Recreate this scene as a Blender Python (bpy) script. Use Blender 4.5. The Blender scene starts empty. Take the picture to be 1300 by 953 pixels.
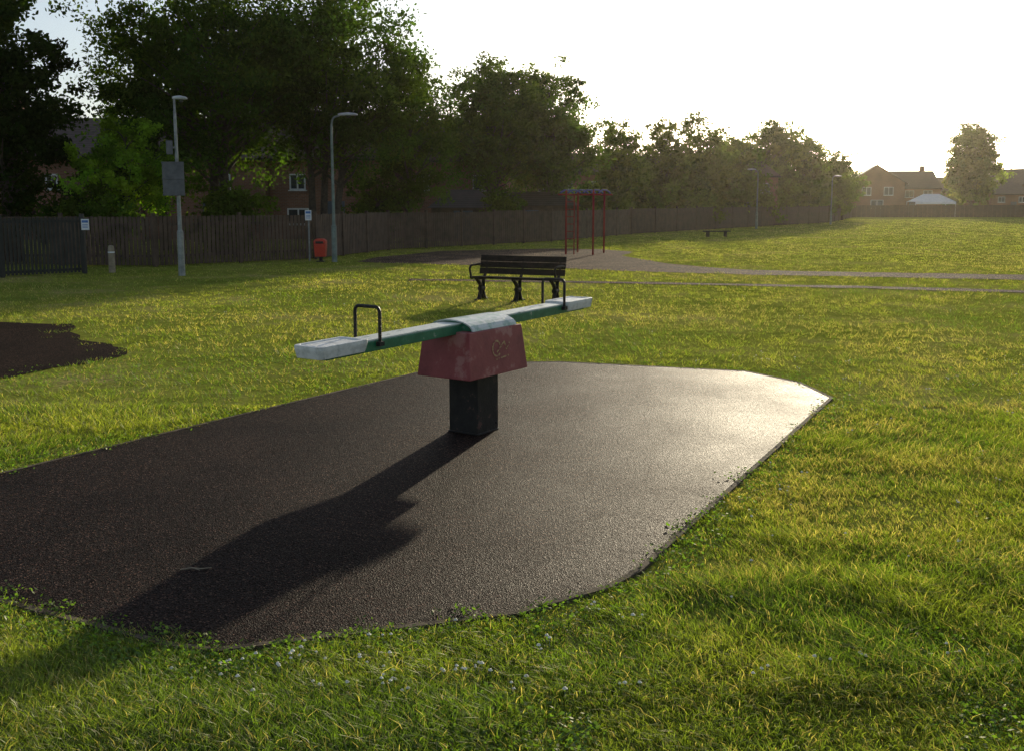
import bpy, math, random
import numpy as np
from mathutils import Vector, Matrix
random.seed(3); RNG=np.random.default_rng(11)
S=bpy.context.scene
COL=S.collection
# ------------------------------------------------------------------ materials
def newmat(name):
    m=bpy.data.materials.new(name); m.use_nodes=True
    nt=m.node_tree; nt.nodes.clear()
    out=nt.nodes.new('ShaderNodeOutputMaterial')
    return m,nt,out
def N(nt,t,**kw):
    n=nt.nodes.new(t)
    for k,v in kw.items():
        if k in n.inputs: n.inputs[k].default_value=v
        else: setattr(n,k,v)
    return n
def ramp(nt,fac,stops):
    r=nt.nodes.new('ShaderNodeValToRGB')
    e=r.color_ramp.elements
    while len(e)<len(stops): e.new(0.5)
    for i,(p,c) in enumerate(stops):
        e[i].position=p; e[i].color=(c[0],c[1],c[2],1)
    nt.links.new(fac,r.inputs[0]); return r
def painted(name,c1,c2,scale=8,rough=.55,bump=.15,bscale=60,metal=0,spec=.5,stops=(.35,.65),c3=None):
    m,nt,out=newmat(name)
    tc=N(nt,'ShaderNodeTexCoord')
    no=N(nt,'ShaderNodeTexNoise',Scale=scale,Detail=8,Roughness=.65)
    nt.links.new(tc.outputs['Object'],no.inputs['Vector'])
    st=[(stops[0],c1),(stops[1],c2)]
    if c3: st.append((stops[1]+.06,c3))
    r=ramp(nt,no.outputs['Fac'],st)
    p=N(nt,'ShaderNodeBsdfPrincipled',Roughness=rough,Metallic=metal)
    p.inputs['Specular IOR Level'].default_value=spec
    nt.links.new(r.outputs[0],p.inputs['Base Color'])
    n2=N(nt,'ShaderNodeTexNoise',Scale=bscale,Detail=4)
    nt.links.new(tc.outputs['Object'],n2.inputs['Vector'])
    b=N(nt,'ShaderNodeBump',Strength=bump,Distance=.01)
    nt.links.new(n2.outputs['Fac'],b.inputs['Height']); nt.links.new(b.outputs[0],p.inputs['Normal'])
    nt.links.new(p.outputs[0],out.inputs[0]); return m
def foliage(name,tint=(1,1,1),trans=.45,gloss=.06,tmul=(1.5,1.6,.6)):
    m,nt,out=newmat(name)
    a=N(nt,'ShaderNodeAttribute',attribute_name='Col')
    mx=N(nt,'ShaderNodeMix',data_type='RGBA',blend_type='MULTIPLY'); mx.inputs[0].default_value=1
    nt.links.new(a.outputs['Color'],mx.inputs[6]); mx.inputs[7].default_value=(*tint,1)
    d=N(nt,'ShaderNodeBsdfDiffuse'); t=N(nt,'ShaderNodeBsdfTranslucent')
    nt.links.new(mx.outputs[2],d.inputs[0])
    m2=N(nt,'ShaderNodeMix',data_type='RGBA',blend_type='MULTIPLY'); m2.inputs[0].default_value=1
    nt.links.new(mx.outputs[2],m2.inputs[6]); m2.inputs[7].default_value=(*tmul,1)
    nt.links.new(m2.outputs[2],t.inputs[0])
    s=N(nt,'ShaderNodeMixShader',Fac=trans)
    nt.links.new(d.outputs[0],s.inputs[1]); nt.links.new(t.outputs[0],s.inputs[2])
    if gloss<=0:
        nt.links.new(s.outputs[0],out.inputs[0]); return m
    g=N(nt,'ShaderNodeBsdfGlossy',Roughness=.45); g.inputs[0].default_value=(.9,.9,.8,1)
    s2=N(nt,'ShaderNodeMixShader',Fac=gloss)
    nt.links.new(s.outputs[0],s2.inputs[1]); nt.links.new(g.outputs[0],s2.inputs[2])
    nt.links.new(s2.outputs[0],out.inputs[0]); return m
def ground_mat():
    m,nt,out=newmat('lawn_soil')
    tc=N(nt,'ShaderNodeTexCoord')
    n1=N(nt,'ShaderNodeTexNoise',Scale=.35,Detail=9,Roughness=.7)
    n2=N(nt,'ShaderNodeTexNoise',Scale=14,Detail=6,Roughness=.7)
    for n in (n1,n2): nt.links.new(tc.outputs['Object'],n.inputs['Vector'])
    r1=ramp(nt,n1.outputs['Fac'],[(.35,(.17,.22,.035)),(.52,(.27,.30,.065)),(.66,(.40,.36,.15))])
    r2=ramp(nt,n2.outputs['Fac'],[(.3,(.5,.5,.4)),(.7,(1.15,1.1,1))])
    mx=N(nt,'ShaderNodeMix',data_type='RGBA',blend_type='MULTIPLY'); mx.inputs[0].default_value=1
    nt.links.new(r1.outputs[0],mx.inputs[6]); nt.links.new(r2.outputs[0],mx.inputs[7])
    p=N(nt,'ShaderNodeBsdfDiffuse')
    nt.links.new(mx.outputs[2],p.inputs[0])
    b=N(nt,'ShaderNodeBump',Strength=.7,Distance=.04)
    nt.links.new(n2.outputs['Fac'],b.inputs['Height']); nt.links.new(b.outputs[0],p.inputs['Normal'])
    nt.links.new(p.outputs[0],out.inputs[0]); return m
def rubber_mat(name,c1,c2,rough=.5,gran=150,spec=.3,bs=1.0,bd=.006):
    m,nt,out=newmat(name)
    tc=N(nt,'ShaderNodeTexCoord')
    v=N(nt,'ShaderNodeTexVoronoi',Scale=gran); nt.links.new(tc.outputs['Object'],v.inputs['Vector'])
    n1=N(nt,'ShaderNodeTexNoise',Scale=.9,Detail=8,Roughness=.62); nt.links.new(tc.outputs['Object'],n1.inputs['Vector'])
    n3=N(nt,'ShaderNodeTexNoise',Scale=60,Detail=5,Roughness=.75); nt.links.new(tc.outputs['Object'],n3.inputs['Vector'])
    r1=ramp(nt,n1.outputs['Fac'],[(.38,c1),(.62,c2)])
    sep=N(nt,'ShaderNodeSeparateColor'); nt.links.new(v.outputs['Color'],sep.inputs[0])
    r2=ramp(nt,sep.outputs[0],[(0,(.2,.2,.2)),(.6,(.85,.85,.85)),(.9,(1.5,1.4,1.3)),(1,(7,5.8,4.8))])  # brightest grains: sparkle painted into the base colour
    mx=N(nt,'ShaderNodeMix',data_type='RGBA',blend_type='MULTIPLY'); mx.inputs[0].default_value=1
    nt.links.new(r1.outputs[0],mx.inputs[6]); nt.links.new(r2.outputs[0],mx.inputs[7])
    p=N(nt,'ShaderNodeBsdfPrincipled'); nt.links.new(mx.outputs[2],p.inputs['Base Color'])
    sp=N(nt,'ShaderNodeMapRange'); sp.inputs[3].default_value=spec*.2; sp.inputs[4].default_value=spec*1.8
    pw=N(nt,'ShaderNodeMath',operation='POWER'); pw.inputs[1].default_value=1.8; nt.links.new(sep.outputs[1],pw.inputs[0])
    nt.links.new(pw.outputs[0],sp.inputs[0]); nt.links.new(sp.outputs[0],p.inputs['Specular IOR Level'])
    rr=N(nt,'ShaderNodeMapRange'); rr.inputs[1].default_value=.35; rr.inputs[2].default_value=.65; rr.inputs[3].default_value=rough-.03; rr.inputs[4].default_value=rough+.07
    nt.links.new(n1.outputs['Fac'],rr.inputs[0]); nt.links.new(rr.outputs[0],p.inputs['Roughness'])
    p.inputs['Specular Tint'].default_value=(1,.84,.64,1)
    ad=N(nt,'ShaderNodeMath',operation='ADD'); nt.links.new(v.outputs['Distance'],ad.inputs[0]); nt.links.new(n3.outputs['Fac'],ad.inputs[1])
    b=N(nt,'ShaderNodeBump',Strength=bs,Distance=bd)
    nt.links.new(ad.outputs[0],b.inputs['Height']); nt.links.new(b.outputs[0],p.inputs['Normal'])
    nt.links.new(p.outputs[0],out.inputs[0]); return m
def brick_mat(name,c1,c2,mortar):
    m,nt,out=newmat(name)
    tc=N(nt,'ShaderNodeTexCoord'); s=N(nt,'ShaderNodeSeparateXYZ'); nt.links.new(tc.outputs['Object'],s.inputs[0])
    ad=N(nt,'ShaderNodeMath',operation='ADD'); nt.links.new(s.outputs[0],ad.inputs[0]); nt.links.new(s.outputs[1],ad.inputs[1])
    c=N(nt,'ShaderNodeCombineXYZ'); nt.links.new(ad.outputs[0],c.inputs[0]); nt.links.new(s.outputs[2],c.inputs[1])
    b=N(nt,'ShaderNodeTexBrick',Scale=1.0); b.inputs['Brick Width'].default_value=.225; b.inputs['Row Height'].default_value=.075
    b.inputs['Mortar Size'].default_value=.008
    b.inputs['Color1'].default_value=(*c1,1); b.inputs['Color2'].default_value=(*c2,1); b.inputs['Mortar'].default_value=(*mortar,1)
    nt.links.new(c.outputs[0],b.inputs['Vector'])
    n=N(nt,'ShaderNodeTexNoise',Scale=.8,Detail=6); nt.links.new(tc.outputs['Object'],n.inputs['Vector'])
    r=ramp(nt,n.outputs['Fac'],[(.3,(.7,.7,.7)),(.7,(1.1,1.1,1.1))])
    mx=N(nt,'ShaderNodeMix',data_type='RGBA',blend_type='MULTIPLY'); mx.inputs[0].default_value=1
    nt.links.new(b.outputs['Color'],mx.inputs[6]); nt.links.new(r.outputs[0],mx.inputs[7])
    p=N(nt,'ShaderNodeBsdfPrincipled',Roughness=.85); nt.links.new(mx.outputs[2],p.inputs['Base Color'])
    nt.links.new(p.outputs[0],out.inputs[0]); return m
def tile_mat(name,c1,c2):
    m,nt,out=newmat(name)
    tc=N(nt,'ShaderNodeTexCoord'); w=N(nt,'ShaderNodeTexWave',Scale=3.2,Distortion=.3,bands_direction='Z')
    nt.links.new(tc.outputs['Object'],w.inputs['Vector'])
    n=N(nt,'ShaderNodeTexNoise',Scale=3,Detail=8); nt.links.new(tc.outputs['Object'],n.inputs['Vector'])
    r=ramp(nt,n.outputs['Fac'],[(.3,c1),(.7,c2)])
    p=N(nt,'ShaderNodeBsdfPrincipled',Roughness=.75); nt.links.new(r.outputs[0],p.inputs['Base Color'])
    b=N(nt,'ShaderNodeBump',Strength=.5,Distance=.03); nt.links.new(w.outputs['Fac'],b.inputs['Height']); nt.links.new(b.outputs[0],p.inputs['Normal'])
    nt.links.new(p.outputs[0],out.inputs[0]); return m
M={}
M['ground']=ground_mat()
M['rubber']=rubber_mat('brown_wet_pour_rubber',(.015,.010,.0095),(.029,.020,.018),.5,gran=140,spec=.042,bs=.75)
M['rubber2']=rubber_mat('dark_wet_pour_rubber',(.014,.009,.008),(.024,.016,.014),.8,spec=.04)
M['path']=rubber_mat('worn_asphalt',(.07,.055,.045),(.13,.10,.078),.9,gran=60,spec=.03)
M['kerb']=painted('mossy_concrete',(.04,.033,.022),(.17,.135,.10),scale=6,rough=.9,bump=.6,bscale=90,spec=.1)
M['grass']=foliage('grass_blade',trans=.6,gloss=.035,tmul=(1.85,1.8,.6))
M['leaf']=foliage('leaf',trans=.5,gloss=0,tmul=(2.0,2.1,.5))
M['leaf_far']=foliage('leaf_haze_tint',tint=(1.15,1.1,1.0),trans=.55,gloss=0,tmul=(1.9,1.8,.5))  # lighter, warmer tint puts distance haze into the far leaves' colour
M['bark']=painted('bark',(.035,.026,.02),(.09,.07,.05),scale=9,rough=.9,bump=.8,bscale=30)
M['fence']=painted('weathered_fence_wood',(.055,.036,.025),(.12,.08,.056),scale=3,rough=.85,bump=.4,bscale=40)
M['fence_far']=painted('dark_fence_wood',(.03,.02,.015),(.07,.045,.032),scale=3,rough=.85,bump=.4,bscale=40)
M['rail']=painted('dark_fence_paint',(.012,.014,.012),(.03,.03,.026),scale=5,rough=.6)
M['green']=painted('chipped_green_paint',(.012,.12,.055),(.03,.19,.10),scale=14,rough=.4,bump=.25,bscale=50,stops=(.3,.62),c3=(.3,.36,.3))
M['greenc']=painted('sky_sheen_green_paint',(.10,.26,.19),(.34,.46,.40),scale=9,rough=.28,bump=.25,bscale=50,stops=(.3,.46),c3=(.55,.6,.57),spec=.8)  # pale tones paint the sky's sheen into the green cover
M['red']=painted('weathered_red_paint',(.18,.022,.03),(.30,.055,.06),scale=4,rough=.5,bump=.2,bscale=40,stops=(.3,.56),c3=(.40,.16,.15))
M['seat']=painted('dirty_white_plastic',(.38,.40,.39),(.78,.79,.77),scale=12,rough=.45,bump=.3,bscale=50,stops=(.25,.52))
M['strip']=painted('worn_white_strip',(.20,.28,.22),(.70,.73,.68),scale=9,rough=.4,bump=.3,bscale=50,stops=(.34,.44))
M['black']=painted('black_paint',(.008,.008,.009),(.022,.02,.019),scale=12,rough=.5,bump=.25,bscale=60,stops=(.3,.6),c3=(.10,.05,.045),spec=.3)
M['blackiron']=painted('black_cast_iron',(.006,.006,.007),(.014,.013,.013),scale=16,rough=.6,bump=.25,bscale=60,spec=.2)
M['benchwood']=painted('dark_stained_wood',(.008,.006,.005),(.022,.016,.013),scale=10,rough=.7,bump=.4,bscale=60,spec=.2)
M['galv']=painted('galvanised_steel',(.16,.18,.18),(.32,.34,.34),scale=6,rough=.5,metal=.3)
M['greenpost']=painted('grey_green_post_paint',(.10,.14,.13),(.2,.25,.23),scale=6,rough=.5)
M['lamp']=painted('lamp_housing',(.35,.37,.38),(.55,.57,.58),scale=6,rough=.4)
M['binred']=painted('red_bin_plastic',(.40,.02,.012),(.58,.045,.02),scale=5,rough=.4)
M['redpost']=painted('red_steel_paint',(.18,.014,.014),(.30,.035,.03),scale=5,rough=.7,spec=.12)
M['bluep']=painted('blue_steel_paint',(.03,.05,.17),(.06,.08,.25),scale=5,rough=.9,spec=.03)
M['white']=painted('white_sign',(.65,.67,.7),(.8,.81,.82),scale=5,rough=.4)
M['blue']=painted('blue_print',(.03,.12,.4),(.06,.2,.5),scale=5,rough=.4)
M['dgrey']=painted('sign_back_grey',(.06,.065,.075),(.12,.125,.14),scale=5,rough=.5)
M['yellow']=painted('faded_yellow_print',(.24,.05,.05),(.48,.32,.15),scale=40,rough=.6,stops=(.45,.54))
M['wood']=painted('pale_wood',(.2,.16,.11),(.36,.30,.22),scale=8,rough=.85,bump=.4)
M['upvc']=painted('white_frame',(.5,.51,.51),(.7,.7,.69),scale=4,rough=.4)
M['glass']=painted('window_glass',(.02,.025,.03),(.06,.07,.08),scale=1,rough=.08,bump=0,spec=.9)
M['brick']=brick_mat('brown_brick',(.20,.078,.042),(.27,.115,.06),(.25,.2,.16))
M['brick2']=brick_mat('red_brick',(.22,.09,.05),(.30,.125,.07),(.25,.2,.16))
M['tile']=tile_mat('brown_roof_tiles',(.05,.033,.026),(.10,.066,.048))
M['tile2']=tile_mat('dark_roof_tiles',(.03,.026,.025),(.06,.048,.044))
M['fabric']=painted('white_canvas',(.7,.72,.75),(.82,.83,.84),scale=3,rough=.7)
M['door']=painted('door_paint',(.05,.07,.1),(.09,.11,.15),scale=3,rough=.4)
M['petal']=painted('white_petal',(.64,.62,.52),(.85,.83,.74),scale=40,rough=.7,bump=0)
# ------------------------------------------------------------------ mesh builder
class MB:
    def __init__(s): s.v=[]; s.f=[]
    def add(s,vs,fs):
        o=len(s.v); s.v+= [tuple(v) for v in vs]; s.f+=[tuple(i+o for i in f) for f in fs]; return s
    def box(s,c,d,rz=0,rx=0,ry=0):
        R=Matrix.Rotation(rz,3,'Z')@Matrix.Rotation(ry,3,'Y')@Matrix.Rotation(rx,3,'X')
        vs=[]
        for x,y,z in [(-1,-1,-1),(1,-1,-1),(1,1,-1),(-1,1,-1),(-1,-1,1),(1,-1,1),(1,1,1),(-1,1,1)]:
            vs.append(Vector(c)+R@Vector((x*d[0]/2,y*d[1]/2,z*d[2]/2)))
        return s.add(vs,[(0,3,2,1),(4,5,6,7),(0,1,5,4),(1,2,6,5),(2,3,7,6),(3,0,4,7)])
    def frustum(s,c,b,t,h):
        vs=[(c[0]+x*b[0]/2,c[1]+y*b[1]/2,c[2]) for x,y in [(-1,-1),(1,-1),(1,1),(-1,1)]]
        vs+=[(c[0]+x*t[0]/2,c[1]+y*t[1]/2,c[2]+h) for x,y in [(-1,-1),(1,-1),(1,1),(-1,1)]]
        return s.add(vs,[(0,3,2,1),(4,5,6,7),(0,1,5,4),(1,2,6,5),(2,3,7,6),(3,0,4,7)])
    def tube(s,pts,rad,seg=8,caps=True):
        pts=[Vector(p) for p in pts]; n=len(pts)
        if not hasattr(rad,'__len__'): rad=[rad]*n
        t0=(pts[1]-pts[0]).normalized()
        ref=Vector((0,0,1)) if abs(t0.z)<.9 else Vector((1,0,0))
        u=t0.cross(ref).normalized(); vs=[]
        for i in range(n):
            t=(pts[min(i+1,n-1)]-pts[max(i-1,0)]).normalized()
            u=(u-t*u.dot(t)).normalized(); w=t.cross(u)
            for k in range(seg):
                a=2*math.pi*k/seg; vs.append(pts[i]+(u*math.cos(a)+w*math.sin(a))*rad[i])
        fs=[]
        for i in range(n-1):
            for k in range(seg):
                a=i*seg+k; b=i*seg+(k+1)%seg; fs.append((a,b,b+seg,a+seg))
        if caps: fs+=[tuple(range(seg))[::-1],tuple((n-1)*seg+k for k in range(seg))]
        return s.add(vs,fs)
    def extr(s,poly,axis,a0,a1):
        n=len(poly); f=(lambda a,p,z:(a,p,z)) if axis=='x' else (lambda a,p,z:(p,a,z))
        vs=[f(a0,p,z) for p,z in poly]+[f(a1,p,z) for p,z in poly]
        return s.add(vs,[tuple(range(n))[::-1],tuple(range(n,2*n))]+[(i,(i+1)%n,(i+1)%n+n,i+n) for i in range(n)])
    def tilt(s,dz,k):
        s.v=[(x,y,z+dz+k*x) for x,y,z in s.v]; return s
    def obj(s,name,mat,parent=None,bevel=0,smooth=False,label=None):
        me=bpy.data.meshes.new(name); me.from_pydata(s.v,[],s.f); me.update()
        import bmesh
        bm=bmesh.new(); bm.from_mesh(me); bmesh.ops.recalc_face_normals(bm,faces=bm.faces); bm.to_mesh(me); bm.free()
        me.materials.append(mat)
        o=bpy.data.objects.new(name,me); COL.objects.link(o)
        if smooth:
            for p in me.polygons: p.use_smooth=True
        if bevel:
            b=o.modifiers.new('bevel','BEVEL'); b.width=bevel; b.segments=2; b.limit_method='ANGLE'
        if parent: o.parent=parent
        if label: o['label']=label
        return o
def root(name,label,cat,loc,rz=0,group=None):
    e=bpy.data.objects.new(name,None); e.empty_display_size=.3; COL.objects.link(e)
    e.location=loc; e.rotation_euler=(0,0,rz); e['label']=label; e['category']=cat
    if group: e['group']=group
    return e
def tag(o,label,cat,group=None,kind=None):
    if label:o['label']=label
    if cat:o['category']=cat
    if group:o['group']=group
    if kind:o['kind']=kind
def vnoise(x,y,sc,seed):
    x=np.asarray(x)*sc+1000.3; y=np.asarray(y)*sc+1000.7
    xi=np.floor(x).astype(np.int64); yi=np.floor(y).astype(np.int64); fx=x-xi; fy=y-yi
    fx=fx*fx*(3-2*fx); fy=fy*fy*(3-2*fy)
    def h(a,b):
        n=(a*374761393+b*668265263+seed*1442695)&0x7fffffff
        n=((n^(n>>13))*1274126177)&0x7fffffff
        return ((n^(n>>16))&0xffff)/65535.
    return (h(xi,yi)*(1-fx)+h(xi+1,yi)*fx)*(1-fy)+(h(xi,yi+1)*(1-fx)+h(xi+1,yi+1)*fx)*fy
def fast_mesh(name,verts,faces_n,loops,cols,mat):
    me=bpy.data.meshes.new(name)
    me.vertices.add(len(verts)); me.vertices.foreach_set('co',verts.astype(np.float32).ravel())
    me.loops.add(len(loops)); me.loops.foreach_set('vertex_index',loops.astype(np.int32))
    st=np.concatenate([[0],np.cumsum(faces_n)[:-1]]).astype(np.int32)
    me.polygons.add(len(faces_n)); me.polygons.foreach_set('loop_start',st)
    try: me.polygons.foreach_set('loop_total',faces_n.astype(np.int32))
    except Exception: pass
    me.update(calc_edges=True)
    a=me.color_attributes.new('Col','FLOAT_COLOR','POINT')
    c=np.ones((len(verts),4),np.float32); c[:,:3]=cols; a.data.foreach_set('color',c.ravel())
    me.materials.append(mat)
    o=bpy.data.objects.new(name,me); COL.objects.link(o); return o
# ------------------------------------------------------------------ ground & surfaces
g=MB(); R_=900
g.add([(-R_,-60,0),(R_,-60,0),(R_,R_*1.6,0),(-R_,R_*1.6,0)],[(0,1,2,3)])
o=g.obj('ground',M['ground']); o['kind']='structure'
PAD=[(-.42,11.36),(.55,11.42),(2.55,10.78),(2.95,10.1),(3.02,9.3),(1.24,5.97),(.62,4.82),(.46,4.62),(.02,4.31),(-1.227,3.93),(-1.45,3.99),(-2.42,4.47),(-3.6,5.05),(-3.9,5.5),(-3.85,6.0),(-3.49,6.62),(-2.39,8.47),(-1.03,10.67)]
PAD2=[(-6.75,15.1),(-6.3,14.2),(-5.9,13.4),(-5.3,13.0),(-4.87,12.5),(-4.75,12.1),(-4.8,11.7),(-5.4,10.4),(-7,9.2),(-9.5,8.6),(-12,9.6),(-13,12),(-12,14.6),(-9.5,15.6)]
P1=[(40,19.5),(13.2,25.6),(9.45,26.5),(7.8,26.9),(6.5,27.5),(5.5,28.6),(4.8,30.2),(4.2,32.6),(3.84,34.8),(4.6,37.5),(3.6,39.4),(1.6,40.1),(-2.7,38.1),(-4.7,33.3),(-4.9,31.2),(-4.1,30.6),(-2.1,29.9),(1.55,28.1),(3.2,26.8),(6.1,25.6),(8.8,24.8),(12.2,23.8),(40,17)]
P2=[(-2.5,24.1),(1.3,23.5),(4.53,22.87),(7.85,22.0),(10.8,21.0),(40,10.5),(40,9.6),(10.3,20.4),(7.5,21.4),(4.36,22.3),(1.27,22.95),(-2.5,23.6)]
def densify(poly,step,j=0.0,seed=0):
    r=random.Random(seed); out=[]
    n=len(poly)
    for i in range(n):
        a=poly[i]; b=poly[(i+1)%n]; L=math.hypot(b[0]-a[0],b[1]-a[1]); k=max(1,int(L/step))
        for q in range(k):
            t=q/k; out.append((a[0]+(b[0]-a[0])*t+r.uniform(-j,j),a[1]+(b[1]-a[1])*t+r.uniform(-j,j)))
    return out
def sheet(poly,name,mat,z,jit,step):
    m=MB(); p=densify(poly,step,jit,5)
    m.add([(x,y,z) for x,y in p],[tuple(range(len(p)))])
    o=m.obj(name,mat); o['kind']='structure'; 
    if o.data.polygons[0].normal.z<0: o.data.flip_normals()
    return o
sheet(PAD,'rubber_play_surface',M['rubber'],.016,0.0,1)
sheet(PAD2,'worn_play_surface',M['rubber2'],.008,.06,.3)
sheet(P1,'asphalt_path',M['path'],.008,.08,.6)
sheet(P2,'footpath',M['path'],.012,.08,.6)
def offset(poly,d):
    n=len(poly); out=[]
    A=sum(poly[i][0]*poly[(i+1)%n][1]-poly[(i+1)%n][0]*poly[i][1] for i in range(n))
    sg=1 if A>0 else -1
    for i in range(n):
        a=Vector(poly[i-1]); b=Vector(poly[i]); c=Vector(poly[(i+1)%n])
        t=((b-a).normalized()+(c-b).normalized()).normalized()
        out.append((b.x+t.y*sg*d,b.y-t.x*sg*d))
    return out
k=MB(); PO=offset(PAD,.035); n=len(PAD)
for i in range(n):
    j=(i+1)%n
    a,b,c,d=PAD[i],PAD[j],PO[j],PO[i]
    zz=.0185
    k.add([(*a,0),(*b,0),(*c,0),(*d,0),(*a,zz),(*b,zz),(*c,zz),(*d,zz)],[(4,5,6,7),(0,1,5,4),(2,3,7,6)])
o=k.obj('kerb',M['kerb']); o['kind']='structure'
# ------------------------------------------------------------------ grass
def inpoly(x,y,poly):
    c=np.zeros(len(x),bool); n=len(poly)
    for i in range(n):
        x1,y1=poly[i]; x2,y2=poly[(i+1)%n]
        if y1==y2: continue
        t=((y1>y)!=(y2>y))&(x<(x2-x1)*(y-y1)/(y2-y1)+x1); c^=t
    return c
def edged(x,y,poly):
    d=np.full(len(x),9.); n=len(poly)
    for i in range(n):
        x1,y1=poly[i]; x2,y2=poly[(i+1)%n]; dx,dy=x2-x1,y2-y1; L=dx*dx+dy*dy
        t=np.clip(((x-x1)*dx+(y-y1)*dy)/L,0,1); d=np.minimum(d,np.hypot(x-x1-t*dx,y-y1-t*dy))
    return d
PADX=offset(PAD,.02)
def grass(name,nt,nb,dmin,dmax,five,hb,label):
    D=np.exp(RNG.uniform(math.log(dmin),math.log(dmax),nt)); X=D*RNG.uniform(-.6,.6,nt)
    wob=(vnoise(X,D,4,9)-.5)*.13+(vnoise(X,D,17,19)-.5)*.07
    keep=~(inpoly(X+wob,D+wob,PADX)|inpoly(X+wob*5,D+wob*4,PAD2)|inpoly(X+wob*3,D+wob*5,P1)|inpoly(X+wob,D+wob*2,P2))
    pn=vnoise(X,D,.9,4)*.5+vnoise(X,D,3.1,5)*.5
    pn=.5+(pn-.5)*np.where(D>9,np.clip(.7-(D-9)/50,.15,.7),1.0)
    keep&=RNG.random(nt)<(.35+1.3*pn)
    X,D,pn=X[keep],D[keep],pn[keep]; ed=edged(X,D,PAD)
    T=len(X)
    x=np.repeat(X,nb); y=np.repeat(D,nb); pn=np.repeat(pn,nb); ed=np.repeat(ed,nb); B=len(x)
    sc=np.maximum(1,y/7.)
    r=np.abs(RNG.normal(0,1,B))*.026*sc**.9; an=RNG.uniform(0,2*np.pi,B)
    bx=x+np.cos(an)*r; by=y+np.sin(an)*r
    lng=np.clip((vnoise(x,y,.8,88)-.45)*3,0,1)*np.clip((x-.3)*1.2,0,1)*(y<9)
    hgt=hb*RNG.uniform(.4,1.35,B)*(.35+1.25*pn)*np.clip(.5+ed*1.2,.5,1)*(1+.7*lng)
    hgt*=np.repeat(RNG.uniform(.65,1.4,T),nb)
    w=RNG.uniform(.0024,.0050,B)*sc**.9
    la=an+RNG.normal(0,.8,B); lean=RNG.uniform(.25,1.5,B)*hgt
    fl=vnoise(x,y,.7,21)*6.28
    lx=np.cos(la)*lean+np.cos(fl)*hgt*.4; ly=np.sin(la)*lean+np.sin(fl)*hgt*.4
    wa=RNG.uniform(0,2*np.pi,B); wx=np.cos(wa)*w/2; wy=np.sin(wa)*w/2
    dn=vnoise(x,y,.5,31)*.5+vnoise(x,y,1.9,32)*.5
    f=np.clip((dn-.35)*2.0+np.clip((y-9)/50,0,.6),0,1)[:,None]  # paler with distance: sunlit look put into the blade colour
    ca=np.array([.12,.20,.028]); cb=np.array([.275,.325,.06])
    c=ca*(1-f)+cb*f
    straw=np.clip((vnoise(x,y,.33,61)*.6+vnoise(x,y,1.5,62)*.4-.5)*4,0,1)
    dry=(RNG.random(B)<(.06+.10*(1.2-pn)+.42*straw))[:,None]
    c=np.where(dry,np.array([.44,.385,.19]),c)
    c=c*np.repeat(RNG.uniform(.7,1.3,T),nb)[:,None]*RNG.uniform(.8,1.2,B)[:,None]
    z0=np.zeros(B)
    if five:
        V=np.stack([np.stack([bx-wx,by-wy,z0],1),np.stack([bx+wx,by+wy,z0],1),
            np.stack([bx+wx*.8+lx*.35,by+wy*.8+ly*.35,hgt*.62],1),np.stack([bx-wx*.8+lx*.35,by-wy*.8+ly*.35,hgt*.62],1),
            np.stack([bx+lx,by+ly,hgt*.95],1)],1).reshape(-1,3)
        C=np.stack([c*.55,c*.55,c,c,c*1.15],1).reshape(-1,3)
        i=np.arange(B)[:,None]*5
        L=(i+np.array([[0,1,2,3,3,2,4]])).ravel(); F=np.tile([4,3],B)
    else:
        V=np.stack([np.stack([bx-wx,by-wy,z0],1),np.stack([bx+wx,by+wy,z0],1),np.stack([bx+lx,by+ly,hgt],1)],1).reshape(-1,3)
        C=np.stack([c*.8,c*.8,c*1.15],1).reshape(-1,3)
        i=np.arange(B)[:,None]*3
        L=(i+np.array([[0,1,2]])).ravel(); F=np.full(B,3)
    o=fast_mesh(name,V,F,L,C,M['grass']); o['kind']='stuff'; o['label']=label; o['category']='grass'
    return o
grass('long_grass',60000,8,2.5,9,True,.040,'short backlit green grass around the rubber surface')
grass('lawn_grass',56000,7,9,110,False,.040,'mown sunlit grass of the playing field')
nf=210
fx=[];fy=[]
for i in range(nf):
    q=random.random()
    if q<.32: d=random.uniform(3.5,4.3); x=random.gauss(-.4,.5)
    elif q<.8: d=random.uniform(3.6,12); x=random.uniform(.12,.55)*d
    else: d=random.uniform(9,22); x=random.uniform(-.3,.5)*d
    if vnoise([x],[d],1.3,77)[0]<.45 and random.random()<.7: continue
    fx.append(x);fy.append(d)
ins=inpoly(np.array(fx),np.array(fy),offset(PAD,.07))|inpoly(np.array(fx),np.array(fy),P1)|inpoly(np.array(fx),np.array(fy),P2)
fl=MB()
for x,y,i_ in zip(fx,fy,ins):
    if i_: continue
    for q in range(random.randint(1,3)):
        px,py=x+random.gauss(0,.025),y+random.gauss(0,.025); z=random.uniform(.035,.06); r=random.uniform(.006,.011)
        vs=[(px,py,z+r*.8)]; 
        for ring,(rr,dz) in enumerate([(.6,.55),(1,0)]):
            for a in range(6):
                t=a*math.pi/3+ring*.5; q2=random.uniform(.75,1.2)
                vs.append((px+math.cos(t)*r*rr*q2,py+math.sin(t)*r*rr*q2,z+r*dz))
        fs=[(0,1+a,1+(a+1)%6) for a in range(6)]+[(1+a,7+a,7+(a+1)%6,1+(a+1)%6) for a in range(6)]
        fl.add(vs,fs)
        fl.add([(px-.001,py,0),(px+.001,py,0),(px,py,z)],[(0,1,2)])
o=fl.obj('clover_flowers',M['petal']); tag(o,'small white clover heads scattered in the grass','flowers',kind='stuff')
D=np.exp(RNG.uniform(math.log(3),math.log(12),13000)); X=D*RNG.uniform(-.6,.6,13000)
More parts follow.
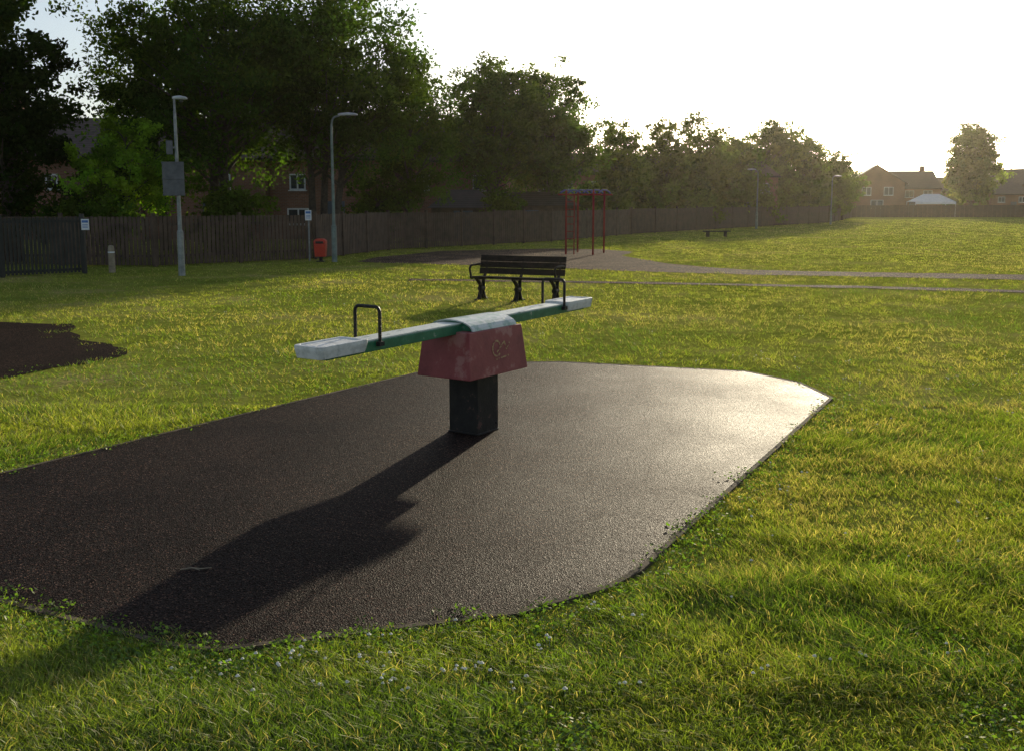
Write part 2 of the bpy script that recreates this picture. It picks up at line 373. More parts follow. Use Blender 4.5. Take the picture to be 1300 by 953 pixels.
ed=edged(X,D,PAD); kp=(~inpoly(X+(vnoise(X,D,5,3)-.5)*.30,D+(vnoise(X,D,8,13)-.5)*.28,PAD))&((ed<.28)|(vnoise(X,D,1.6,91)>.70))&(RNG.random(13000)<.8)
X,D=X[kp],D[kp]
nb=7; x=np.repeat(X,nb)+RNG.normal(0,.03,len(X)*nb); y=np.repeat(D,nb)+RNG.normal(0,.03,len(X)*nb); B=len(x)
def leafquads(P,size,cols,flat=0.0):
    B=len(P)
    a=RNG.normal(0,1,(B,3)); a[:,2]*=(1-flat); a/=np.linalg.norm(a,axis=1)[:,None]
    b=RNG.normal(0,1,(B,3)); b[:,2]*=(1-flat); b=np.cross(a,b) if flat==0 else b-a*np.sum(a*b,1)[:,None]
    b/=np.linalg.norm(b,axis=1)[:,None]+1e-9
    s=size[:,None]
    V=np.stack([P-a*s*.5,P+b*s*.28,P+a*s*.5,P-b*s*.28],1).reshape(-1,3)
    C=np.repeat(cols,4,axis=0)
    L=np.arange(B*4); F=np.full(B,4)
    return V,F,L,C
P=np.stack([x,y,RNG.uniform(.02,.040,B)],1)
cc=np.array([.09,.17,.028])*RNG.uniform(.6,1.4,B)[:,None]
V,F,L,C=leafquads(P,RNG.uniform(.013,.028,B),cc,.55)
V[:,2]=np.maximum(V[:,2],.004)
o=fast_mesh('broadleaf_weeds',V,F,L,C,M['grass']); tag(o,'low broad-leaved weeds creeping along the kerb','weeds',kind='stuff')
# ------------------------------------------------------------------ see-saw
ss=root('seesaw','green beam see-saw with white seats on red housing and black pillar','seesaw',(-.31,7.94,.016),math.atan2(.828,.56))
DZ,KT=-.022,.013
m=MB(); m.box((0,0,.26),(.285,.285,.5)); m.box((0,0,.006),(.30,.30,.012))
for sx in(-1,1):
    for sy in(-1,1): m.tube([(sx*.11,sy*.14,.06),(sx*.11,sy*.150,.06)],.010,6)
m.obj('pillar',M['black'],ss,bevel=.005)
m=MB(); m.frustum((0,0,.485),(.80,.52),(.72,.45),.36)
m.obj('housing',M['red'],ss,bevel=.006)
m=MB(); w=.10
prof=[(-1.76,.852),(1.60,.852),(1.60,.924),(-1.76,.924)]
m.extr([(p,z) for p,z in prof],'y',-w,w).tilt(DZ,KT)
m.obj('beam',M['green'],ss,bevel=.006)
m=MB(); m.box((-.07,0,.929),(3.15,.18,.010)); m.tilt(DZ,KT).obj('walk_strip',M['strip'],ss,bevel=.002,label='worn white strip along the beam top')
m=MB(); n=12; out=[];inn=[]
for i in range(n+1):
    a=math.pi*i/n; out.append((-math.cos(a)*.215,.848+math.sin(a)*.085)); inn.append((-math.cos(a)*.203,.848+math.sin(a)*.074))
poly=out+inn[::-1]
vs=[(-.30,p,z) for p,z in poly]+[(.30,p,z) for p,z in poly]; NN=len(poly); fs=[]
for i in range(n):
    j0,j1=NN-1-i,NN-2-i
    fs+= [(i,i+1,i+1+NN,i+NN),(j0,j1,j1+NN,j0+NN),(i,i+1,j1,j0),(i+NN,i+1+NN,j1+NN,j0+NN)]
fs+=[(0,NN-1,2*NN-1,NN),(n,n+1,n+1+NN,n+NN)]
m.add(vs,fs)
m.obj('cover',M['greenc'],ss)
m=MB(); m.extr([(p*.98,z) for p,z in inn],'x',-.28,.28); m.obj('cover_infill',M['green'],ss)
for sx,ext in((-1,.07),(1,-.04)):
    m=MB()
    out=[(1.31,-.12),(1.31,.12),(1.33,.13),(1.74,.13),(1.77,.11),(1.77,-.11),(1.74,-.13),(1.33,-.13)]
    inn=[(1.34,-.09),(1.34,.09),(1.35,.10),(1.72,.10),(1.74,.09),(1.74,-.09),(1.72,-.10),(1.35,-.10)]
    low=[(1.33+(x-1.31)*.93,y*.92) for x,y in out]
    ring=lambda pl,z:[(sx*(x+ext),y,z) for x,y in pl]
    vs=ring(low,.866)+ring(out,.925)+ring(out,.950)+ring(inn,.952)+ring(inn,.944)
    fs=[tuple(range(8))]
    for i in range(8):
        j=(i+1)%8
        for q in range(4): fs.append((q*8+i,q*8+j,q*8+8+j,q*8+8+i))
    fs.append(tuple(range(32,40)))
    m.add(vs,fs); 
    m.tilt(DZ,KT).obj('seat',M['seat'],ss,bevel=.003)
    hh=.265;ww=.115; X0=1.25 if sx<0 else 1.22
    pts=[(sx*X0,-ww,.90),(sx*X0,-ww,.90+hh-.05)]
    for a in range(1,5):
        t=a/5*math.pi/2; pts.append((sx*X0,-ww+.04*(1-math.cos(t)),.90+hh-.05+.04*math.sin(t)))
    pts.append((sx*X0,-ww+.04,.90+hh-.01)); pts.append((sx*X0,ww-.04,.90+hh-.01))
    for a in range(1,5):
        t=a/5*math.pi/2; pts.append((sx*X0,ww-.04+.04*math.sin(t),.90+hh-.05+.04*math.cos(t)))
    pts+=[(sx*X0,ww,.90+hh-.05),(sx*X0,ww,.90)]
    m=MB(); m.tube(pts,.0125,8)
    m.box((sx*X0,-ww,.90),(.05,.04,.03)); m.box((sx*X0,ww,.90),(.05,.04,.03))
    m.tilt(DZ,KT).obj('handle',M['black'],ss)
m=MB()
def onface(x,z,off=.003):
    y=-(.26-(z-.485)*(.035/.36)); return (x,y-off,z)
def strip(pts,wd):
    for a,b in zip(pts[:-1],pts[1:]):
        dx,dz=b[0]-a[0],b[1]-a[1]; L=math.hypot(dx,dz) or 1; nx,nz=-dz/L*wd/2,dx/L*wd/2
        m.add([onface(a[0]+nx,a[1]+nz),onface(b[0]+nx,b[1]+nz),onface(b[0]-nx,b[1]-nz),onface(a[0]-nx,a[1]-nz)],[(0,1,2,3)])
cx,cz=.04,.69
strip([(cx-.06+math.cos(t)*.055,cz+math.sin(t)*.06) for t in [2*math.pi*i/16 for i in range(1,15)]],.016)
strip([(cx-.06,cz-.03),(cx+.05,cz+.045),(cx+.07,cz-.02),(cx+.12,cz+.03)],.014); strip([(cx-.09,cz-.085),(cx+.10,cz-.07)],.012)
m.obj('scrawl',M['yellow'],ss,label='faint worn yellow scrawl on the red paint')
tw=MB(); tw.tube([(-.07,-.012,.006),(-.02,.004,.009),(.03,0,.006),(.08,.014,.007)],[.003,.004,.003,.002],6); tw.tube([(0,0,.007),(.03,-.02,.006)],[.002,.0015],5)
o=tw.obj('twig',M['wood']); o.location=(-1.60,4.82,.016); tag(o,'small dry twig lying on the rubber surface','twig')
# ------------------------------------------------------------------ bench
bn=root('park_bench','dark slatted park bench with metal arms on the grass','bench',(.13,18.75,0),math.radians(-24))
m=MB()
for i in range(4): m.box((0,-.27+i*.105,.445-i*.006),(1.76,.096,.04))
m.obj('seat',M['benchwood'],bn,bevel=.005)
m=MB()
for i,z in enumerate((.535,.655,.775)): m.box((0,.135+i*.03,z+.01),(1.76,.03,.115),rx=-.22)
m.obj('backrest',M['benchwood'],bn,bevel=.005)
for x in(-.76,0,.76):
    m=MB()
    m.tube([(x,-.20,.0),(x,-.14,.05),(x,-.09,.16),(x,-.10,.30),(x,-.26,.42)],[.045,.045,.042,.04,.03],8)
    m.tube([(x,.12,.0),(x,.06,.05),(x,.01,.16),(x,.05,.40),(x,.165,.53),(x,.235,.84)],[.045,.045,.042,.035,.025,.02],8)
    m.tube([(x,-.12,.22),(x,.04,.22)],.05,8)
    m.tube([(x,-.31,.418),(x,.12,.40)],.022,6)
    m.box((x,-.21,.012),(.10,.12,.024)); m.box((x,.13,.012),(.10,.12,.024))
    m.obj('leg',M['blackiron'],bn)
for x in(-.86,.86):
    m=MB(); m.tube([(x*.985,.19,.66),(x,.05,.675),(x,-.2,.675),(x,-.31,.66),(x,-.35,.61),(x,-.33,.55),(x,-.29,.45),(x*.99,-.26,.42)],.022,8)
    m.obj('armrest',M['blackiron'],bn,smooth=True)
# ------------------------------------------------------------------ lamps
def lamp(loc,h,arm,label,mat,rz=0,base=1.1,hs=1.0):
    e=root('street_lamp',label,'street lamp',loc,rz,group='street lamps along the path')
    m=MB(); m.tube([(0,0,0),(0,0,base),(0,0,base+.06)],[.085,.08,.055],10); m.tube([(0,0,base),(0,0,h-.35)],[.052,.036],10)
    pts=[(0,0,h-.37)]
    for i in range(1,7):
        t=i/6*math.pi/2; pts.append((arm*.55*(1-math.cos(t)),0,h-.37+.32*math.sin(t)))
    pts.append((arm+.001,0,h-.02))
    m.tube(pts,[.034]+[.028]*7,8); m.obj('column',mat,e)
    m=MB()
    secs=[(0,.05,.04),(.08,.09,.06),(.3,.13,.08),(.52,.11,.06),(.6,.04,.03)]
    vs=[];fs=[]
    for sx,wy,hz in secs:
        for k in range(8):
            a=k*math.pi/4; zz=math.sin(a)*hz
            vs.append((arm-.04+sx*hs,math.cos(a)*wy*hs,h+ (zz if zz>0 else zz*.3)))
    for i in range(4):
        for k in range(8):
            fs.append((i*8+k,i*8+(k+1)%8,(i+1)*8+(k+1)%8,(i+1)*8+k))
    fs+=[tuple(range(8)),tuple(range(32,40))]
    m.add(vs,fs); m.obj('lamp_head',M['lamp'],e,smooth=True)
    m=MB(); m.tube([(arm+.28*hs,0,h-.02),(arm+.28*hs,0,h-.06),(arm+.28*hs,0,h-.09)],[.10*hs,.09*hs,.05*hs],10); m.obj('lamp_lens',M['glass'],e)
    return e
lamp((-8.39,25.3,0),4.4,.0,'galvanised street lamp carrying sign panels beside the fence',M['galv'],rz=.5,hs=.6)
lamp((-5.55,31.2,0),4.5,.25,'grey-green street lamp with curved arm beside the bin',M['greenpost'])
lamp((17.2,70.5,0),4.1,.2,'slim grey street lamp at the field edge',M['greenpost'],rz=math.pi)
lamp((26.7,84,0),4.0,.2,'slim grey street lamp at the far end of the fence',M['greenpost'])
e=root('notice_sign','dark grey metal notice panel fixed to the lamp column','sign',(-8.45,25.16,0))
m=MB(); m.box((0,0,2.43),(.54,.02,.82)); 
for z in(2.03,2.43,2.83): m.box((0,-.016,z),(.56,.012,.035))
m.obj('panel',M['dgrey'],e,bevel=.004)
for z in (2.7,2.15):
    m=MB(); m.box((0,.05,z),(.16,.1,.04)); m.obj('bracket',M['galv'],e)
e=root('notice_sign','small grey sign clamped high on the lamp column','sign',(-8.52,25.18,0))
m=MB(); m.box((0,0,3.2),(.16,.02,.34)); m.obj('panel',M['dgrey'],e,bevel=.003)
m=MB(); m.box((.06,.05,3.2),(.1,.08,.04)); m.obj('bracket',M['galv'],e)
def notice(loc,w,h,z,post=False,label=''):
    e=root('notice_sign',label,'sign',loc)
    m=MB(); m.box((0,0,z),(w,.015,h)); m.obj('panel',M['white'],e,bevel=.002)
    m=MB(); m.box((0,-.0105,z+h*.28),(w*.8,.004,h*.22))
    for i in range(3): m.box((0,-.0105,z-h*.02-i*h*.13),(w*.7,.004,h*.05))
    m.obj('print',M['blue'],e)
    if post: 
        m=MB(); m.tube([(0,.035,0),(0,.035,z+h/2)],.025,8); m.obj('post',M['galv'],e)
notice((-11.0,25.82,0),.2,.28,1.28,label='white notice with blue heading fixed to railings')
notice((-6.45,31.75,0),.2,.32,1.44,True,label='small white and blue notice on a grey post')
e=root('litter_bin','red plastic litter bin standing against the fence','bin',(-6.0,31.3,0))
m=MB(); m.frustum((0,0,.16),(.32,.28),(.37,.34),.40); m.extr([(-.185,.56),(.185,.56),(.185,.66),(.11,.72),(-.11,.72),(-.185,.66)],'y',-.17,.17)
m.obj('body',M['binred'],e,bevel=.02)
m=MB(); m.box((0,-.175,.61),(.24,.012,.07)); m.obj('opening',M['black'],e)
m=MB(); m.tube([(0,0,0),(0,0,.17)],.06,8); m.box((0,0,.012),(.26,.26,.024)); m.obj('stand',M['black'],e)
e=root('bollard','short pale wooden bollard on the grass by the gate','bollard',(-10.6,26.4,0))
m=MB(); m.tube([(0,0,0),(0,0,.62),(0,0,.70),(0,0,.72)],[.085,.08,.07,.04],12); m.obj('shaft',M['wood'],e)
m=MB(); m.tube([(0,0,.52),(0,0,.56)],.086,12); m.obj('band',M['white'],e)
# ------------------------------------------------------------------ fences
def fence(pts,h,label,mat,pale=.1,gap=.012,bay=2.4,name='wooden_fence',rail=False,seed=1):
    rr=random.Random(seed)
    e=root(name,label,'fence',(pts[0][0],pts[0][1],0),group='fences around the playing field')
    ox,oy=pts[0]
    for (x0,y0),(x1,y1) in zip(pts[:-1],pts[1:]):
        L=math.hypot(x1-x0,y1-y0); nb=max(1,round(L/bay)); a=math.atan2(y1-y0,x1-x0)
        for b in range(nb):
            bx=x0+(x1-x0)*b/nb-ox; by=y0+(y1-y0)*b/nb-oy; bl=L/nb
            p=MB()
            for z in ((.3,h-.25) if not rail else (.12,h-.1)):
                p.box((bx+math.cos(a)*bl/2-math.sin(a)*.03,by+math.sin(a)*bl/2+math.cos(a)*.03,z),(bl,.04,.07),rz=a)
            k=int(bl/(pale+gap)); dh=rr.uniform(-.03,.03)
            for q in range(k):
                t=(q+.5)/k*bl; hh=h+dh+rr.uniform(-.012,.012)
                p.box((bx+math.cos(a)*t,by+math.sin(a)*t,(hh+.04)/2),(bl/k-gap,.018,hh-.04),rz=a,rx=rr.uniform(-.008,.008))
            p.obj('fence_panel',mat,e)
            p=MB(); p.box((bx,by,(h+.08)/2),(.10,.10,h+.08),rz=a); 
            p.obj('fence_post',mat,e,bevel=.01)
    p=MB(); p.box((pts[-1][0]-ox,pts[-1][1]-oy,(h+.08)/2),(.1,.1,h+.08)); p.obj('fence_post',mat,e)
    return e
fence([(-19,22.9),(-12.6,24.6),(-11.2,26.1)],1.47,'dark slatted metal railings with square posts',M['rail'],pale=.055,gap=.04,bay=1.9,name='railing_fence',rail=True)
fence([(-24,30.5),(-16,29.6),(-10.3,28.8),(-6.4,32.6),(-4.8,38.8),(1.87,47.3),(6.8,57.7)],1.46,'weathered brown close-board fence behind the park',M['fence'],gap=.03)
fence([(6.9,57.9),(17.4,74),(28.7,91)],1.5,'long brown close-board fence below the trees',M['fence_far'],pale=.2,bay=3,seed=4)
fence([(28.9,91.2),(41,121),(62,122.5),(95,124),(150,126)],1.5,'distant dark close-board fence across the field',M['fence_far'],pale=.5,gap=.03,bay=5,seed=7)
# ------------------------------------------------------------------ climbing frame
e=root('climbing_frame','red steel climbing frame with blue overhead rungs','climbing frame',(2.65,36.2,0),math.radians(-20))
for x in(-.5,.5):
    for y in(-.75,.75):
        m=MB(); m.tube([(x,y,0),(x,y,2.2),(x,y,2.28)],[.036,.036,.02],8); m.obj('post',M['redpost'],e)
for y in (-.75,.75):
    m=MB(); m.tube([(-.8,y,2.12),(.8,y,2.12)],.028,8); m.obj('rail',M['redpost'],e)
m=MB(); 
for i in range(6): 
    x=-.7+i*.28; m.tube([(x,-.8,2.18),(x,-.3,2.28),(x,.3,2.28),(x,.8,2.18)],.03,6)
m.obj('rungs',M['bluep'],e)
m=MB()
for i in range(7): m.tube([(-.5,-.75,.3+i*.26),(-.2,-.75,.3+i*.26)],.014,6)
m.tube([(-.2,-.75,0),(-.2,-.75,2.1)],.022,6)
m.obj('ladder',M['redpost'],e)
e=root('exercise_bench','low wooden exercise bench on two posts in the field','bench',(11.0,53.8,0),.2)
m=MB(); m.box((0,0,.30),(1.5,.3,.06)); m.obj('seat',M['benchwood'],e,bevel=.01)
for x in(-.5,.5):
    m=MB(); m.box((x,0,.135),(.12,.2,.27)); m.obj('leg',M['benchwood'],e)
# ------------------------------------------------------------------ houses
def house(loc,w,d,eave,ridge,rz,label,brick,tile,wins,gable=False,chim=True,group='brick houses behind the fence'):
    e=root('brick_house',label,'house',loc,rz,group=group)
    m=MB()
    if not gable:
        m.extr([(-d/2,0),(d/2,0),(d/2,eave),(0,ridge-.05),(-d/2,eave)],'x',-w/2,w/2)
    else:
        m.extr([(-w/2,0),(w/2,0),(w/2,eave),(0,ridge-.05),(-w/2,eave)],'y',-d/2,d/2)
    m.obj('wall',brick,e)
    m=MB(); hw=d/2 if not gable else w/2; s=(ridge-eave)/hw; ov=.35; a0,a1=(-w/2-.03,w/2+.03) if not gable else (-d/2-.3,d/2+.3)
    for sg in(-1,1):
        m.extr([(0,ridge),(0,ridge+.1),(sg*(hw+ov),eave-s*ov+.1),(sg*(hw+ov),eave-s*ov)],'x' if not gable else 'y',a0,a1)
    rf=m.obj('roof',tile,e)
    for sg in (-1,1):
        m=MB()
        m.box((0,sg*(d/2+ov+.05),eave-s*ov+.03),(w,.09,.09)) if not gable else m.box((sg*(hw+ov+.05),0,eave-s*ov+.03),(.09,d,.09))
        m.obj('gutter',M['upvc'] if gable else M['black'],e)
    if chim:
        m=MB(); cxx=(w*.32 if not gable else 0); m.box((cxx,0.1,ridge+.25),(.6,.5,.9)); m.box((cxx,.1,ridge+.72),(.68,.58,.06))
        m.tube([(cxx-.12,.1,ridge+.74),(cxx-.12,.1,ridge+.95)],.08,8); m.tube([(cxx+.14,.1,ridge+.74),(cxx+.14,.1,ridge+.95)],.08,8)
        m.obj('chimney',brick,rf)
    for (wx,wz,ww,wh) in wins:
        y=-d/2-.01
        m=MB(); t=.07
        m.box((wx,y-.02,wz+wh/2-t/2),(ww,.06,t)); m.box((wx,y-.02,wz-wh/2+t/2),(ww,.06,t))
        for sg in(-1,0,1): m.box((wx+sg*(ww/2-t/2),y-.02,wz),(t,.06,wh-2*t))
        m.box((wx,y-.05,wz-wh/2-.03),(ww+.12,.12,.05))
        fo=m.obj('window',M['upvc'],e)
        m=MB(); m.box((wx,y,wz),(ww-.1,.02,wh-.1)); m.obj('pane',M['glass'],fo)
    m=MB(); m.box((w*.05,-d/2-.02,.95),(.85,.06,1.9)); dd=m.obj('door',M['door'],e)
    m=MB(); m.tube([(w*.05+.3,-d/2-.08,.95),(w*.05+.3,-d/2-.08,1.08)],.02,6); m.obj('handle',M['galv'],dd)
    return e
WNS=[[(-1.6,2.85,.8,.8),(-1.6,1.15,1.1,.8)],[(-1.3,2.85,.6,.75),(1.7,2.85,.9,.8)],[(.9,2.85,.8,.8),(1.2,1.15,1,.8)]]
for i,(x,y) in enumerate([(-27.4,48.5),(-21.3,49),(-15.2,49.3),(-9.1,49.8),(-3.3,52)]):
    house((x,y+4,0),6.0,7,4.1,6.1,0,'brown brick terraced house with white windows and tiled roof',M['brick'],M['tile'],WNS[i%3],chim=i%2==0)
for i,x in enumerate([3.2,9.4,15.6]):
    house((x+.9*i,72+3.5*i+4,0),6.1,7,3.95,5.4,.25,'red-brown brick house with white windows beyond the trees',M['brick2'],M['tile'],[(-1.9,2.95,.8,.8),(0,2.95,.6,.8),(1.9,2.95,.8,.8)],chim=False)
house((49.8,139,0),7.2,9,4.4,6.7,-.25,'orange brick gabled house with white windows',M['brick2'],M['tile2'],[(-1.2,3.3,1.2,1.1),(1.6,3.3,1.2,1.1),(.2,1.6,1.6,1.1)],gable=True,chim=False)
house((56.5,146,0),8.5,8,3.9,6.2,-.1,'brick house with dark tiled roof behind white canopy',M['brick2'],M['tile2'],[(-2.5,3.0,1.2,1),(0,3.0,1.2,1),(2.5,3.0,1.2,1)])
house((66,158,0),8,8,3.6,5.6,0,'low brick house with dark tiled roof across the field',M['brick2'],M['tile'],[(-2,2.9,1.2,1),(2,2.9,1.2,1)])
house((74.6,148,0),7,9,4.3,6.6,.25,'orange brick gabled house with white-edged gable',M['brick2'],M['tile'],[(-1.5,3.2,1.2,1.1),(1.5,3.2,1.2,1.1)],gable=True,chim=False)
house((68.5,142,0),6,7,3.0,4.4,.1,'low brick garage block with brown roof',M['brick2'],M['tile'],[(-1.5,2.2,1,.8),(1.5,2.2,1,.8)],chim=False)
def shed(loc,w,d,eave,apex,label):
    e=root('garden_shed',label,'shed',loc,group='sheds behind the fence')
    m=MB(); m.box((0,0,eave/2),(w,d,eave)); m.obj('wall',M['fence'],e)
    m=MB(); m.add([(-w/2-.2,-d/2-.2,eave-.02),(w/2+.2,-d/2-.2,eave-.02),(w/2+.2,d/2+.2,eave-.02),(-w/2-.2,d/2+.2,eave-.02),(-w/2+d*.35,0,apex),(w/2-d*.35,0,apex)],[(0,1,5,4),(1,2,5),(2,3,4,5),(3,0,4),(0,3,2,1)])
    m.obj('roof',M['tile2'],e)
    m=MB(); m.box((0,-d/2-.02,.75),(.9,.04,1.4)); m.obj('door',M['door'],e)
shed((-2.3,52-3.5,0),3.0,2.4,1.6,2.45,'small shed with dark hipped roof over the fence')
shed((.9,52.5,0),4.8,3,1.7,2.4,'long garage with dark hipped roof over the fence')
e=root('canopy_tent','white pointed garden canopy beyond the far fence','tent',(54.2,130,0))
m=MB(); m.add([(-2.6,-1.5,1.9),(2.6,-1.5,1.9),(2.6,1.5,1.9),(-2.6,1.5,1.9),(-1,0,2.9),(1,0,2.9)],[(0,1,5,4),(1,2,5),(2,3,4,5),(3,0,4)])
m.add([(-2.6,-1.5,1.6),(2.6,-1.5,1.6),(2.6,-1.5,1.9),(-2.6,-1.5,1.9)],[(0,1,2,3)]); m.obj('canopy',M['fabric'],e)
for x in(-2.55,2.55):
    for y in(-1.45,1.45):
        m=MB(); m.tube([(x,y,0),(x,y,1.9)],.04,6); m.obj('pole',M['white'],e)
# ------------------------------------------------------------------ trees
def tree(x,y,h,r,th,nl,ls,seed,label,col,mat='leaf',ncl=46,tr=.16,squash=1.0,trunks=1,name='tree',cr=.2,low=.45):
    global RNG
    RNG=np.random.default_rng(seed); rr=random.Random(seed)
    e=root(name,label,'tree' if name!='shrub' else 'shrub',(x,y,0))
    cz=(th+h)/2; sz=(h-th)/2
    cl=[]
    while len(cl)<ncl:
        v=RNG.normal(0,1,3); v/=np.linalg.norm(v); q=RNG.random()**.38
        k=.80+.18*rr.random()
        p=v*q*k
        wz=1-.22*max(0,p[2])
        cl.append((p[0]*r*wz,p[1]*r*wz*squash,cz+p[2]*sz))
    m=MB()
    for t in range(trunks):
        ox=(t-(trunks-1)/2)*.35
        pts=[(ox,0,-.05)]; px,py=ox,0
        K=6
        for i in range(1,K+1):
            px+=rr.uniform(-.10,.10)*r*.35+ox*.2; py+=rr.uniform(-.08,.08)*r*.3; pts.append((px,py,i/K*(h*.82)))
        rad=[tr*(1.25 if i==0 else (1-i/K)**.8+.08) for i in range(K+1)]
        m.tube(pts,rad,8)
        for ci,c in enumerate(cl):
            if ci%trunks!=t: continue
            zt=min(max(c[2]-np.hypot(c[0],c[1])*.75,th*.75),h*.78); f=zt/(h*.82)*K; i=min(int(f),K-1); ff=f-i
            a=Vector(pts[i]).lerp(Vector(pts[i+1]),ff); b=Vector(c)
            mid=a.lerp(b,.5)+Vector((rr.uniform(-.1,.1),rr.uniform(-.1,.1),rr.uniform(-.05,.15)))*r*.5
            r0=tr*.42*(1-zt/h)+.02
            m.tube([a,a.lerp(mid,.55)+Vector((0,0,.05)),mid,b],[r0,r0*.7,r0*.5,.012],5,caps=False)
    m.obj('trunk',M['bark'],e,smooth=True)
    per=nl//ncl; Ps=[];Cs=[]
    for c in cl:
        s=r*cr*rr.uniform(.6,1.35); n=int(per*rr.uniform(.6,1.4))
        k=8; sub=np.clip(RNG.normal(0,1,(k,3)),-1.5,1.5)*s*np.array([1,1,.75]); idx=RNG.integers(0,k,n)
        dv=RNG.normal(0,1,(n,3)); dv/=np.linalg.norm(dv,axis=1)[:,None]
        p=np.array(c)+sub[idx]+dv*(RNG.random(n)**.6)[:,None]*s*.85*np.array([1,1,.7])
        Ps.append(p); b=rr.uniform(.6,1.4)
        cc=np.array(col)*b*RNG.uniform(.7,1.35,n)[:,None]*np.array([rr.uniform(.85,1.2),1,1])
        Cs.append(cc)
    P=np.concatenate(Ps); C=np.concatenate(Cs); ok=P[:,2]>th*low; P,C=P[ok],C[ok]
    V,F,L,CC=leafquads(P,RNG.uniform(.65,1.35,len(P))*ls,C)
    o=fast_mesh('crown',V,F,L,CC,M[mat]); o.parent=e
    return e
DK=(.042,.075,.016); MD=(.062,.10,.02); FR=(.075,.115,.024); LT=(.15,.24,.03)
tree(-15.7,31.4,10.4,2.4,1.0,34000,.16,1,'large dark evergreen tree overhanging the railings',(.02,.036,.010),ncl=64,cr=.22,tr=.25)
tree(-20.0,33,9.5,3.2,1.0,16000,.2,21,'dense dark tree behind the railings',(.02,.038,.012),ncl=50)
tree(-12.6,32.5,4.9,1.7,.5,15000,.12,2,'bright green young tree leaning over the fence',LT,ncl=36,tr=.08)
tree(-10.6,36.5,10.8,3.7,2.3,54000,.15,3,'tall broad dark tree rising behind the fence',DK,ncl=100,trunks=2,tr=.2,cr=.21)
tree(-13.4,38.5,8.6,2.4,1.6,22000,.155,33,'dark leafy tree in front of the terraced houses',DK,ncl=46,cr=.22)
tree(-7.1,38.5,10.4,3.7,2.4,50000,.15,4,'tall spreading tree with several trunks behind the fence',DK,ncl=96,trunks=3,tr=.15,cr=.21)
tree(-4.4,43,7.6,2.3,1.4,24000,.15,5,'medium leafy tree behind the fence',MD,ncl=54,cr=.22)
tree(-.9,52,9.2,2.9,2.1,38000,.18,6,'rounded open-crowned tree above the shed',MD,ncl=100,trunks=2,tr=.15,cr=.19)
tree(2.0,53.5,9.1,2.8,2.0,34000,.18,7,'rounded tree with slender trunk above the fence',MD,ncl=90,tr=.17,cr=.19)
tree(6.3,60.5,6.9,1.7,1.4,13000,.18,8,'narrow young tree beside the climbing frame',MD,'leaf_far',ncl=40,tr=.1,cr=.23)
tree(10.0,68,7.7,2.1,1.0,16000,.22,9,'sunlit tree with layered branches by the fence',FR,'leaf_far',ncl=56,cr=.22)
tree(14.0,75,8.5,2.6,1.0,19000,.24,10,'broad sunlit tree by the long fence',FR,'leaf_far',ncl=66,cr=.22)
tree(17.3,79,7.4,2.2,.9,14000,.24,11,'smaller sunlit tree by the long fence',MD,'leaf_far',ncl=46,cr=.23)
tree(21.6,85,8.7,2.5,.9,18000,.26,12,'dense green tree near the fence corner',MD,'leaf_far',ncl=64,cr=.22)
tree(25.6,89,7.9,2.5,.9,17000,.26,13,'rounded green tree near the fence corner',MD,'leaf_far',ncl=60,cr=.22)
tree(30.0,96,6.9,2.6,.6,14000,.27,14,'low bushy tree at the fence corner',MD,'leaf_far',ncl=50,cr=.23)
tree(34.2,104,5.4,2.2,.5,10000,.27,15,'small bushy tree by the far fence',MD,'leaf_far',ncl=36,cr=.23)
tree(59.9,131,11.8,3.3,.8,30000,.34,16,'tall pale green birch tree standing beyond the far fence',(.11,.155,.05),'leaf_far',ncl=110,cr=.22)
for i,(x,y,h,r) in enumerate([(8.3,63.5,3.6,1.6),(12.0,70,3.8,2.2),(16.0,75,3.6,2.0),(19.3,80,4.0,2.2),(23.7,87,4.0,2.1),(28,92.5,3.8,1.8),(-13.4,31.5,2.6,1.4),(-.5,47.5,2.3,1.2),(-9.3,33.5,2.5,1.3),(-5.6,42,2.9,1.5),(5.2,60,3.2,1.6),(53.5,150,6.0,2.2),(66,150,5.5,2.6),(81,150,6.5,3.5),(88,155,6.8,4)]):
    tree(x,y,h,r,.15,7000 if y<100 else 5000,.15 if y<60 else .24,40+i,'leafy green shrub growing behind the fence' if y<100 else 'rounded distant tree among the houses',MD,'leaf_far' if y>60 else 'leaf',ncl=26,tr=.06 if y<100 else .14,name='shrub' if y<100 else 'tree',cr=.28)
RNG=np.random.default_rng(99)
n=22000; X=RNG.uniform(-120,230,n); Y=RNG.uniform(190,206,n); H=4.5+3.5*vnoise(X,Y*0,.09,3)+2*vnoise(X,Y*0,.4,8)
P=np.stack([X,Y,RNG.random(n)**.7*H],1); C=np.array([.06,.09,.035])*RNG.uniform(.7,1.3,n)[:,None]
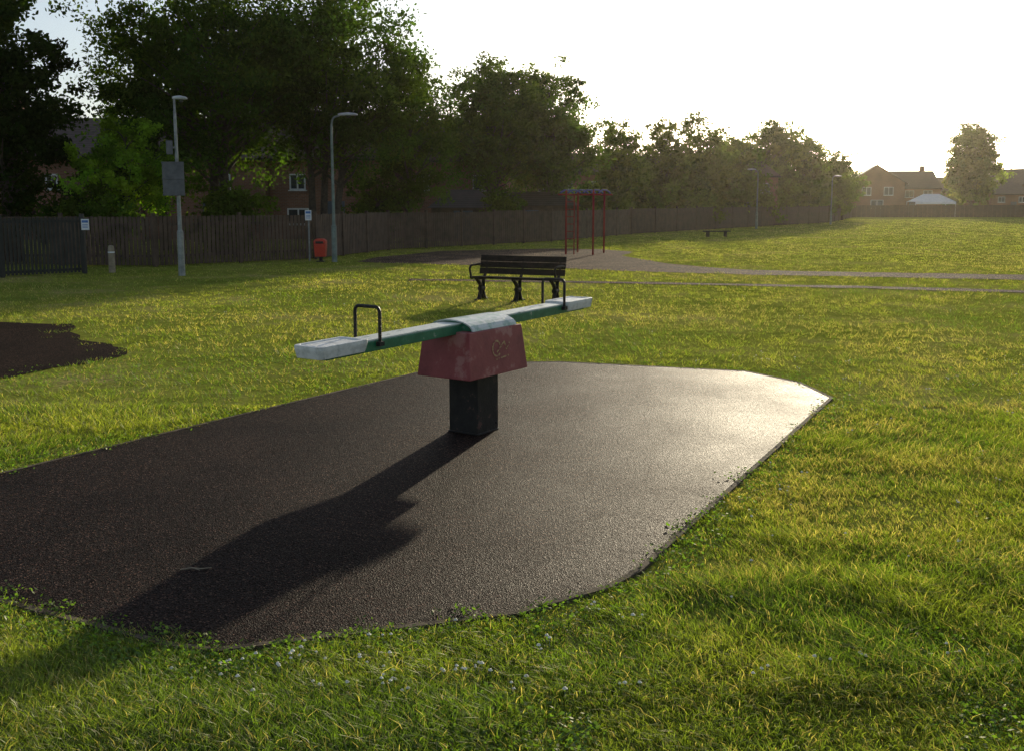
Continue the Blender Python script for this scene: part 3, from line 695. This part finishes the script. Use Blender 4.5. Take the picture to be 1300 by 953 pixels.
V,F,L,CC=leafquads(P,RNG.uniform(.7,1.5,n),C); o=fast_mesh('distant_woodland',V,F,L,CC,M['leaf_far']); tag(o,'far-off line of green woodland beyond the houses','woodland',kind='stuff')
# ------------------------------------------------------------------ air: faint haze volume added over the whole field for sun glow
m,nt,out=newmat('glow_haze')
vs_=nt.nodes.new('ShaderNodeVolumeScatter'); vs_.inputs['Color'].default_value=(1,.91,.74,1); vs_.inputs['Density'].default_value=.00016; vs_.inputs['Anisotropy'].default_value=.8
nt.links.new(vs_.outputs[0],out.inputs['Volume'])
hz=MB(); hz.box((20,110,14),(420,260,29)); o=hz.obj('glow_haze_volume',m); o['kind']='structure'
# ------------------------------------------------------------------ light, sky, camera
az=math.radians(17.8); el=math.radians(12.1)
d=Vector((math.sin(az)*math.cos(el),math.cos(az)*math.cos(el),math.sin(el)))
sl=bpy.data.lights.new('sun','SUN'); sl.energy=5; sl.angle=math.radians(.9); sl.color=(1,.86,.62)
so=bpy.data.objects.new('sun',sl); COL.objects.link(so); so.rotation_euler=(-d).to_track_quat('-Z','Y').to_euler()
w=bpy.data.worlds.new('World'); S.world=w; w.use_nodes=True; nt=w.node_tree; nt.nodes.clear()
out=nt.nodes.new('ShaderNodeOutputWorld'); bg=nt.nodes.new('ShaderNodeBackground'); bg.inputs[1].default_value=.145
sk=nt.nodes.new('ShaderNodeTexSky'); sk.sky_type='NISHITA'; sk.sun_disc=False; sk.sun_elevation=el; sk.sun_rotation=az
sk.dust_density=1.2; sk.air_density=1.0; sk.ozone_density=2.5
hs=nt.nodes.new('ShaderNodeHueSaturation'); hs.inputs['Saturation'].default_value=.62
nt.links.new(sk.outputs[0],hs.inputs['Color']); nt.links.new(hs.outputs[0],bg.inputs[0]); nt.links.new(bg.outputs[0],out.inputs[0])
cam=bpy.data.cameras.new('camera'); co=bpy.data.objects.new('camera',cam); COL.objects.link(co)
co.location=(0,0,1.85); co.rotation_euler=(math.radians(90-7.86),0,0); cam.sensor_width=36; cam.lens=35; cam.shift_y=-45/1300; cam.clip_end=3000; cam.clip_start=.05
S.camera=co
S.view_settings.view_transform='Standard'; S.view_settings.look='None'; S.view_settings.exposure=0
